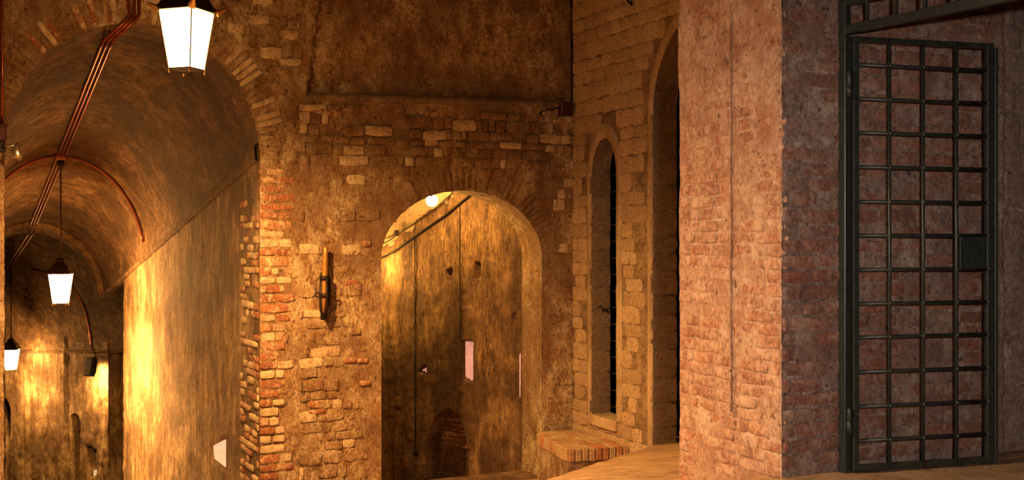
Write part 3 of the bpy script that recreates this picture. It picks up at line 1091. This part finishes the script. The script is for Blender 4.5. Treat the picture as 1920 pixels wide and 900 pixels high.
c1 = px(350, 76, 9.0)
lantern(c1, L1, D1, LAMP_ORANGE, 'large bright lantern nearest the camera in front of the tunnel mouth', (c1.x, c1.y, 3.95), math.radians(-19), 1.0, ears=True)
top2 = vpt(6.69, math.pi / 2)
c2 = Vector((top2.x, top2.y, (V0 - 541) / F * top2.y))
lantern(c2, L2, D2, LAMP_ORANGE, 'middle lantern hanging on a long rod inside the tunnel', top2 + Vector((0, 0, -0.04)), math.radians(10), 0.96)
# third lantern on the far vault
best = None
for q in np.linspace(-5.5, -2.0, 60):
    for t in np.linspace(0.02, 0.9, 120):
        p = farpt(q, t)
        e = (U0 + F * p.x / p.y - 15) ** 2 + (V0 - F * p.z / p.y - 500) ** 2
        if best is None or e < best[0]:
            best = (e, p)
top3 = best[1]
c3 = Vector((top3.x + 0.08, top3.y, (V0 - 674) / F * top3.y))
lantern(c3, L3, D3, LAMP_ORANGE, 'farthest lantern at the left edge, low in the tunnel', (c3.x, c3.y, top3.z - 0.03), math.radians(10), 1.03)
lantern(Vector((-1.5, 4.3, 1.75)), L_NEAR, D_NEAR, LAMP_WARM, 'added unseen lantern above the frame, left of the pier', (-1.5, 4.3, 3.95), 0.3)  # added out of view to light the left face of the pier

# ------------------------------------------------------------------ conduits
GC = 'copper conduits along the tunnel crown'
def crown_path(k):
    dlt = (k - 1) * 0.062
    pts = [WB.at(252 + dlt * 150, v, 0.04) for v in (-250, -60, 26)]
    pts += [WB.at(246 + dlt * 130, 38, 0.05), WB.at(203 + dlt * 150, 76, 0.05)]
    for s in np.linspace(2.2, 11.4, 30):
        ph = math.pi / 2 - dlt / HW * 0.8
        pts.append(vpt(s, ph, 0.045))
    return pts
for k, nm in ((0, 'left'), (1, 'middle'), (2, 'right')):
    o = tube_obj('conduit', crown_path(k), 0.017, M['copper'], None, 8)
    tag(o, f'{nm} of the three copper conduits running along the tunnel crown', 'conduit', GC)
# onward to the third lantern
pe = vpt(11.3, math.pi / 2, 0.12)
for k in (0, 1):
    dv = Vector((B[0], B[1], 0)) * (0.04 * (k * 2 - 1))
    pts = []
    for i in range(12):
        t = i / 11
        p = pe.lerp(top3 + Vector((0, 0, -0.03)), t)
        pts.append(p + dv)
    o = tube_obj('conduit', pts, 0.016, M['copper'], None, 8)
    tag(o, ('left' if k == 0 else 'right') + ' of two conduits reaching on to the farthest lantern', 'conduit', GC)
# ring round the vault at the second lantern
o = tube_obj('conduit', [vpt(6.69, ph, 0.03) for ph in np.linspace(0.20, math.pi - 0.15, 40)], 0.022, M['copper'], None, 8)
tag(o, 'arched conduit crossing the tunnel vault above the middle lantern', 'conduit')
jb = thing('junction_box', 'dark copper junction box where the middle lantern hangs from the vault', 'junction box', top2 + Vector((0, 0, -0.05)))
bm = bmesh.new()
add_box(bm, (0, 0, 0), (0.17, 0.12, 0.09), WB.rot(), 0.012)
bm_obj('body', bm, M['copper'], jb)
bm = bmesh.new()
add_lathe(bm, [(0.06, -0.04), (0.055, -0.08), (0.02, -0.20)], (0, 0, 0), 10)
bm_obj('cable_gland', bm, M['lampiron'], jb, True)

# conduit curving down the far vault to the floodlight, and the floodlight
def solve_far(u, v):
    b_ = None
    for q in np.linspace(-5.5, 0.4, 90):
        for t in np.linspace(0.0, 0.95, 120):
            p = farpt(q, t, 0.02)
            e = (U0 + F * p.x / p.y - u) ** 2 + (V0 - F * p.z / p.y - v) ** 2
            if b_ is None or e < b_[0]:
                b_ = (e, p)
    return b_[1]
pts = [solve_far(*p) for p in ((60, 503), (100, 515), (128, 532), (148, 555), (160, 585), (167, 615), (172, 645), (174, 656))]
o = tube_obj('conduit', pts, 0.022, M['copper'], None, 8)
tag(o, 'conduit curving down the far vault to the black floodlight', 'conduit')
fp = WFAR.at(170, 688, 0.42)
fl = thing('floodlight', 'black box floodlight tilted down on the wall at the tunnel bend', 'floodlight', fp)
R = WFAR.rot() @ Matrix.Rotation(math.radians(-16), 3, 'X') @ Matrix.Rotation(math.radians(-6), 3, 'Y')
bm = bmesh.new()
add_box(bm, (0, 0, 0), (0.20, 0.16, 0.42), R, 0.012)
bm_obj('housing', bm, M['black'], fl)
bm = bmesh.new()
add_tube(bm, [Vector((0.06, 0, 0.1)), Vector((0.1, 0.05, 0.26)), WFAR.at(174, 662, 0.02) - fp], 0.015, 6)
add_tube(bm, [Vector((0.10, 0.02, -0.15)), Vector((0.13, 0.02, 0.1)), WFAR.at(176, 668, 0.02) - fp], 0.012, 6)
bm_obj('bracket', bm, M['blackiron'], fl, True)
ld = bpy.data.lights.new('floodlight_lamp', 'SPOT')
ld.energy = 520
ld.color = LAMP_ORANGE
ld.spot_size = math.radians(165)
ld.spot_blend = 0.9
ld.shadow_soft_size = 0.08
lo = bpy.data.objects.new('floodlight_lamp', ld)
COL.objects.link(lo)
lo.parent = fl
lo.location = R @ Vector((0, 0.12, -0.10))
dirv = Vector((-WFAR.n[0] * 0.9, -WFAR.n[1] * 0.9, -1)).normalized()
lo.rotation_euler = dirv.to_track_quat('-Z', 'Y').to_euler()

# ------------------------------------------------------------------ passage fittings
def bulkhead(bp, label):
    bl = thing('bulkhead_lamp', label, 'lamp', bp)
    bm = bmesh.new()
    bmesh.ops.create_uvsphere(bm, u_segments=20, v_segments=12, radius=0.072)
    bm_obj('bulb', bm, M['bulb'], bl, True)
    bm = bmesh.new()
    add_lathe(bm, [(0.05, 0.055), (0.055, 0.08), (0.03, 0.10)], (0, 0, 0), 12)
    add_tube(bm, [Vector((0, 0, 0.09)), Vector((0.05, -0.02, 0.12)), Vector((0.16, -0.1, 0.16))], 0.014, 6)
    bm_obj('bracket', bm, M['brass'], bl, True)
bulkhead(WPA.at(810, 376, 0.60), 'small round glowing bulb under the passage vault, inside the arched doorway')
bulkhead(WPA.at(676, 500, 0.45), 'added hidden bulb behind the left door jamb, brightening the passage wall')  # added out of sight to brighten the left of the passage wall
def pass_cable(name, pix, r, mat, label, off=0.02, cat='cable', group=None):
    o = tube_obj(name, [WPA.at(u, v, off) for u, v in pix], r, mat, None, 6)
    return tag(o, label, cat, group)
pass_cable('cable', [(714, 484), (735, 474), (760, 456), (800, 428), (840, 400), (882, 364), (900, 350)], 0.014, M['blackiron'],
           'dark cable sagging along the springing of the passage vault', 0.04)
pass_cable('cable', [(714, 458), (728, 452), (744, 441), (780, 417), (820, 388), (850, 360)], 0.009, M['blackiron'],
           'thin upper cable running up under the passage vault', 0.10)
pass_cable('cable', [(778, 446), (778, 560), (778, 700), (779, 846)], 0.007, M['hole'], 'long thin vertical cable down the passage wall', 0.012)
pass_cable('cable', [(862, 384), (862, 500), (863, 638)], 0.005, M['hole'], 'thin vertical cable ending at the pink glowing pane', 0.012)
o = thing('junction_box', 'small dark box on the upper cable of the passage', 'junction box', WPA.at(744, 437, 0.09))
bm = bmesh.new()
add_box(bm, (0, 0, 0), (0.05, 0.04, 0.08), WPA.rot(), 0.006)
bm_obj('body', bm, M['redbox'], o)
bm = bmesh.new()
add_box(bm, Vector((WPA.n[0], WPA.n[1], 0)) * 0.022, (0.036, 0.01, 0.06), WPA.rot(), 0.003)
bm_obj('cover', bm, M['black'], o)
o = thing('junction_box', 'tiny black box at the foot of the vertical passage cable', 'junction box', WPA.at(779, 850, 0.02))
bm = bmesh.new()
add_box(bm, (0, 0, 0), (0.06, 0.04, 0.07), WPA.rot(), 0.006)
bm_obj('body', bm, M['black'], o)

# ------------------------------------------------------------------ torch holder
tp = WB.at(610, 530, 0.11)
th = thing('torch_holder', 'iron wall bracket holding an upright tan torch, left of the doorway', 'torch', tp)
Rb = WB.rot()
nb_ = Vector((WB.n[0], WB.n[1], 0))
db_ = Vector((WB.d[0], WB.d[1], 0))
pm = 12.0 / F
bm = bmesh.new()
add_tube(bm, [Vector((0, 0, (530 - v) * pm)) + db_ * x for v, x in ((464, 0.004), (466, 0.004), (480, 0.0), (515, -0.006), (548, -0.008), (585, -0.012))],
         [0.018, 0.027, 0.028, 0.032, 0.036, 0.03], 10)
bm_obj('shaft', bm, M['brass'], th, True)
for k, (v, rr) in enumerate(((521, 0.05), (553, 0.052))):
    bm = bmesh.new()
    add_lathe(bm, [(rr, -0.022), (rr + 0.006, 0), (rr, 0.022)], Vector((0, 0, (530 - v) * pm)) + db_ * -0.006, 14)
    bm_obj('band', bm, M['blackiron'], th, True)
bm = bmesh.new()
for s_ in (-1, 1):
    add_tube(bm, [db_ * (0.045 * s_) + Vector((0, 0, (530 - 521) * pm)), db_ * (0.05 * s_ - 0.006) + Vector((0, 0, (530 - 560) * pm)),
                  db_ * (0.045 * s_ - 0.006) + nb_ * 0.01 + Vector((0, 0, (530 - 582) * pm)), db_ * -0.01 + nb_ * 0.02 + Vector((0, 0, (530 - 597) * pm))], 0.013, 6)
add_tube(bm, [nb_ * 0.05 + Vector((0, 0, (530 - 521) * pm)), nb_ * 0.055 + Vector((0, 0, (530 - 560) * pm)), nb_ * 0.02 + db_ * -0.012 + Vector((0, 0, (530 - 597) * pm))], 0.012, 6)
bm_obj('cradle', bm, M['blackiron'], th, True)
bm = bmesh.new()
add_tube(bm, [Vector((0, 0, (530 - 521) * pm)), -nb_ * 0.12 + Vector((0, 0, (530 - 521) * pm))], 0.016, 6)
add_tube(bm, [db_ * -0.006 + Vector((0, 0, (530 - 585) * pm)), -nb_ * 0.12 + Vector((0, 0, (530 - 590) * pm))], 0.016, 6)
add_box(bm, -nb_ * 0.095 + Vector((0, 0, (530 - 555) * pm)), (0.05, 0.02, 0.5), Rb, 0.004)
bm_obj('wall_bracket', bm, M['blackiron'], th)
for s_ in (-1, 1):
    bm = bmesh.new()
    cc = db_ * (0.085 * s_) + Vector((0, 0, (530 - 552) * pm))
    add_tube(bm, [cc + db_ * (0.024 * math.cos(a)) + Vector((0, 0, 0.024 * math.sin(a))) for a in np.linspace(0, 2 * math.pi, 14)], 0.007, 5)
    bm_obj('ring', bm, M['blackiron'], th, True)

# ------------------------------------------------------------------ small fittings on the walls
p = WB.at(1060, 204, 0.05)
o = thing('alarm_box', 'dark red alarm box high in the corner beside the ledge', 'alarm box', p)
bm = bmesh.new()
add_box(bm, (0, 0, 0), (0.155, 0.10, 0.155), Rb, 0.012)
bm_obj('housing', bm, M['redbox'], o)
bm = bmesh.new()
add_box(bm, nb_ * 0.053, (0.125, 0.012, 0.125), Rb, 0.006)
bm_obj('cover', bm, M['redbox'], o)
bm = bmesh.new()
add_tube(bm, [db_ * -0.07, db_ * -0.14 + Vector((0, 0, 0.004)), db_ * -0.16 + Vector((0, 0, -0.02)), db_ * -0.26 + Vector((0, 0, -0.02))], 0.010, 6)
bm_obj('conduit_stub', bm, M['blackiron'], o, True)
p = WB.at(1020, 212, 0.06)
o = thing('dome_sensor', 'tiny shiny dome sensor on the wall left of the red alarm box', 'sensor', p)
bm = bmesh.new()
bmesh.ops.create_uvsphere(bm, u_segments=14, v_segments=10, radius=0.026)
bm_obj('dome', bm, M['chrome'], o, True)
bm = bmesh.new()
add_tube(bm, [Vector((0, 0, 0)), -nb_ * 0.06], [0.022, 0.03], 10)
bm_obj('mount', bm, M['black'], o, True)

# spotlight and red conduit at the left edge
p = WB.at(6, 283, 0.04)
o = thing('wall_spotlight', 'small metal spotlight on a short arm at the left edge of the tunnel mouth', 'spotlight', p)
bm = bmesh.new()
e1 = WB.at(33, 273, 0.10) - p
add_tube(bm, [WB.at(4, 273, 0.0) - p, WB.at(14, 273, 0.10) - p, e1], 0.014, 8)
bm_obj('arm', bm, M['chrome'], o, True)
bm = bmesh.new()
add_tube(bm, [e1 + Vector((0.01, 0, 0.02)), WB.at(29, 281, 0.11) - p, WB.at(33, 297, 0.16) - p], [0.02, 0.042, 0.046], 12)
bm_obj('head', bm, M['chrome'], o, True)
bm = bmesh.new()
add_box(bm, WB.at(3, 273, 0.01) - p, (0.07, 0.06, 0.12), Rb, 0.006)
bm_obj('mount', bm, M['blackiron'], o)
o = tube_obj('conduit', [WB.at(4, -200, 0.03), WB.at(4, -20, 0.03), WB.at(4, 120, 0.03), WB.at(4, 232, 0.03)], 0.016, M['copper'], None, 8)
tag(o, 'vertical red conduit at the far left edge above the spotlight', 'conduit')
p = WB.at(3, 248, 0.04)
o = thing('junction_box', 'dark red junction box below the vertical conduit at the left edge', 'junction box', p)
bm = bmesh.new()
add_box(bm, (0, 0, 0), (0.09, 0.08, 0.16), Rb, 0.008)
bm_obj('body', bm, M['redbox'], o)
bm = bmesh.new()
add_box(bm, nb_ * 0.042, (0.07, 0.01, 0.13), Rb, 0.004)
bm_obj('cover', bm, M['redbox'], o)
# iron hooks on the right wall
WJ1 = Wall((WR.P(N1[0] - N1[1], 0).x, WR.P(N1[0] - N1[1], 0).y), (-WR.n[0], -WR.n[1]))
hk = [(1121, 580), (1122, 576), (1126, 573), (1129, 577), (1130, 581), (1136, 583), (1142, 585)]
o = tube_obj('iron_hook', [WJ1.at(u, v, 0.04) for u, v in hk], 0.008, M['blackiron'], None, 6)
tag(o, 'curled black iron hook on the jamb of the narrow arched opening', 'hook')
hk = [(1172, -6), (1178, 2), (1184, 10), (1184, 2)]
o = tube_obj('iron_hook', [WR.at(u, v, 0.05) for u, v in hk], 0.012, M['blackiron'], None, 6)
tag(o, 'small black iron hook at the top of the right wall', 'hook')

# ------------------------------------------------------------------ brick step in the corner
zt = -2.267
c0 = px(1065, 843, 2.267 * F / 403)
cl = px(1008, 812, 2.267 * F / 372)
cr = px(1180, 836, 2.267 * F / 396)
st = thing('brick_step', 'low brick step with brick-on-edge rim in the corner under the narrow opening', 'step', Vector((c0.x, c0.y, zt - 0.45)))
base = st.location.copy()
bm = bmesh.new()
back_r = WR.P(WR.q(1180) * 0.9, zt, 0.03)
poly = [c0, cr, back_r, WR.P(0.06, zt, 0.03), cl]
tv_ = [bm.verts.new(Vector((p.x, p.y, zt - 0.008)) - base) for p in poly]
bv_ = [bm.verts.new(Vector((p.x, p.y, zt - 0.7)) - base) for p in poly]
bm.faces.new(tv_)
for i in range(len(poly)):
    j = (i + 1) % len(poly)
    bm.faces.new((tv_[i], tv_[j], bv_[j], bv_[i]))
bm_obj('body', bm, M['back'], st)
def rim(pa, pb_, n, mats):
    dv = (pb_ - pa)
    dv.z = 0
    L = dv.length
    dv.normalize()
    Wm = Wall((pa.x, pa.y), (dv.x, dv.y))
    w_ = L / n
    for i in range(n):
        cx = Wm.P((i + 0.5) * w_, zt - 0.066 + rng.uniform(-0.004, 0.004), -0.11)
        bm = bmesh.new()
        add_box(bm, (0, 0, 0), (w_ - 0.012, 0.25, 0.135), Wm.rot(), 0.008)
        o = bm_obj('brick', bm, M['stepbrick'], st)
        o.location = cx - base
rim(c0, cr, 9, None)
rim(cl, c0, 12, None)
# paving bricks on top of the step
Wm = Wall((c0.x, c0.y), (cr.x - c0.x, cr.y - c0.y))
for i in range(4):
    for j in range(3):
        bm = bmesh.new()
        add_box(bm, (0, 0, 0), (0.155, 0.20, 0.03), Wm.rot(), 0.006)
        o = bm_obj('brick', bm, M['stepbrick'], st)
        o.location = Wm.P(0.30 + 0.165 * j - 0.06 * i, zt - 0.012, -0.37 - 0.21 * i) - base

# ------------------------------------------------------------------ iron gate
hx = WF.P(WF.q(1576), 0, 0.05)
LD = unit2(0.963, 0.268)
WG = Wall((hx.x, hx.y), LD)
zb_, zt_ = -1.255, 1.052
gate = thing('iron_gate', 'open dark iron gate leaf of square bars standing against the brick wall', 'gate', WG.P(WG.q(1598), zb_))
gb = gate.location.copy()
qa, qb = WG.q(1603), WG.q(1856)
Rg = WG.rot()
def gbox(name, q, z, sx, sy, sz, off=0.0, parent=gate, bev=0.003, mat=None):
    bm = bmesh.new()
    add_box(bm, WG.P(q, z, off) - gb, (sx, sy, sz), Rg, bev)
    return bm_obj(name, bm, mat or M['iron'], parent)
zm = (zb_ + zt_) / 2
gbox('hinge_stile', qa, zm, 0.034, 0.034, zt_ - zb_)
ls = gbox('lock_stile', qb - 0.006, zm, 0.045, 0.035, zt_ - zb_)
gbox('stile_flange', qb + 0.026, zm - 0.012, 0.02, 0.09, zt_ - zb_ - 0.03, -0.02)
gbox('top_rail', (qa + qb) / 2, zt_ - 0.014, qb - qa, 0.03, 0.028)
gbox('bottom_rail', (qa + qb) / 2, zb_ + 0.016, qb - qa, 0.034, 0.034)
rows = [121, 185, 248.5, 313, 378, 441.5, 506, 570, 633, 698, 763, 827]
Yq = WG.P(qa, 0).y
zr_ = [(V0 - v) / F * Yq for v in rows]
vq = [WG.q(1665), WG.q(1728), WG.q(1790.5)]
def bar(name, p0, p1, r, parent=gate):
    bm = bmesh.new()
    add_tube(bm, [p0 - gb, p1 - gb], r, 10)
    return bm_obj(name, bm, M['iron'], parent, True)
for z in zr_:
    bar('horizontal_bar', WG.P(qa, z, 0.0), WG.P(qb, z, 0.0), 0.0105)
wm = bmesh.new()
bmesh.ops.create_uvsphere(wm, u_segments=8, v_segments=6, radius=0.0125)
weld_me = bpy.data.meshes.new('weld')
wm.to_mesh(weld_me)
wm.free()
weld_me.materials.append(M['iron'])
weld_me.polygons.foreach_set('use_smooth', [True] * len(weld_me.polygons))
for q in vq:
    vb_ = bar('vertical_bar', WG.P(q, zb_, 0.012), WG.P(q, zt_, 0.012), 0.0105)
    for z in zr_:
        o = bpy.data.objects.new('weld', weld_me)
        COL.objects.link(o)
        o.parent = vb_
        o.location = WG.P(q + 0.004, z, 0.018) - gb
for z in zr_:
    o = bpy.data.objects.new('weld', weld_me)
    COL.objects.link(o)
    o.parent = ls
    o.location = WG.P(qb - 0.022, z, 0.018) - gb
zl0_, zl1_ = (V0 - 504) / F * 6.12, (V0 - 444) / F * 6.12
ql_, qr_ = WG.q(1797), WG.q(1848)
lp = gbox('lock_plate', (ql_ + qr_) / 2, (zl0_ + zl1_) / 2, qr_ - ql_, 0.03, zl1_ - zl0_, 0.0)
gbox('drop_bolt', qb + 0.01, zb_ - 0.01, 0.014, 0.014, 0.06, 0.01)
def hinge(z, h):
    bm = bmesh.new()
    q_ = WG.q(1590)
    add_lathe(bm, [(0.004, h / 2 + 0.02), (0.014, h / 2), (0.014, 0.003), (0.012, 0.0), (0.017, -0.003), (0.017, -h / 2)], WG.P(q_, z, 0.012) - gb, 12)
    bm_obj('hinge', bm, M['iron'], gate, True)
hinge((V0 - 160) / F * 5.94, 0.13)
hinge((V0 - 790) / F * 5.94, 0.12)

# fixed frame
FD = unit2(0.5, -0.866)
WX = Wall((WF.P(WF.q(1576), 0, 0.03).x, WF.P(WF.q(1576), 0, 0.03).y), FD)   # runs towards the camera
fr = thing('gate_frame', 'fixed dark iron gate frame with slanting transom grille above the leaf', 'frame', WX.P(0, -1.27))
fb = fr.location.copy()
Rx = WX.rot()
def fbox(name, q, z, sx, sy, sz, off=0.0, bev=0.003):
    bm = bmesh.new()
    add_box(bm, WX.P(q, z, off) - fb, (sx, sy, sz), Rx, bev)
    return bm_obj(name, bm, M['iron'], fr)
ztr = (V0 - 56) / F * 5.93
fbox('post', 0.0, (-1.30 + 2.6) / 2, 0.05, 0.045, 3.9)
fbox('post', 1.62, (-1.30 + 2.6) / 2, 0.05, 0.045, 3.9)
fbox('transom', 0.81, ztr, 1.58, 0.04, 0.05)
fbox('transom', 0.81, (V0 - 6) / F * 5.93 + 0.0, 1.58, 0.03, 0.03)
fbox('transom', 0.81, 2.4, 1.58, 0.03, 0.03)
for k in range(7):
    u = (1626, 1680, 1735, 1799, 1870, 1950, 2050)[k]
    qq = WX.q(u)
    bm = bmesh.new()
    add_tube(bm, [WX.P(qq, ztr, 0) - fb, WX.P(qq, 2.4, 0) - fb], 0.0115, 8)
    bm_obj('bar', bm, M['iron'], fr, True)
bm = bmesh.new()
add_box(bm, WX.P(0.0, -1.275, 0) - fb, (0.10, 0.10, 0.02), Rx, 0.004)
bm_obj('foot_plate', bm, M['iron'], fr)

# ------------------------------------------------------------------ lift everything so that the eye stands 2.9 m above the datum
for o in scene.objects:
    if o.parent is None:
        o.location.z += EYE
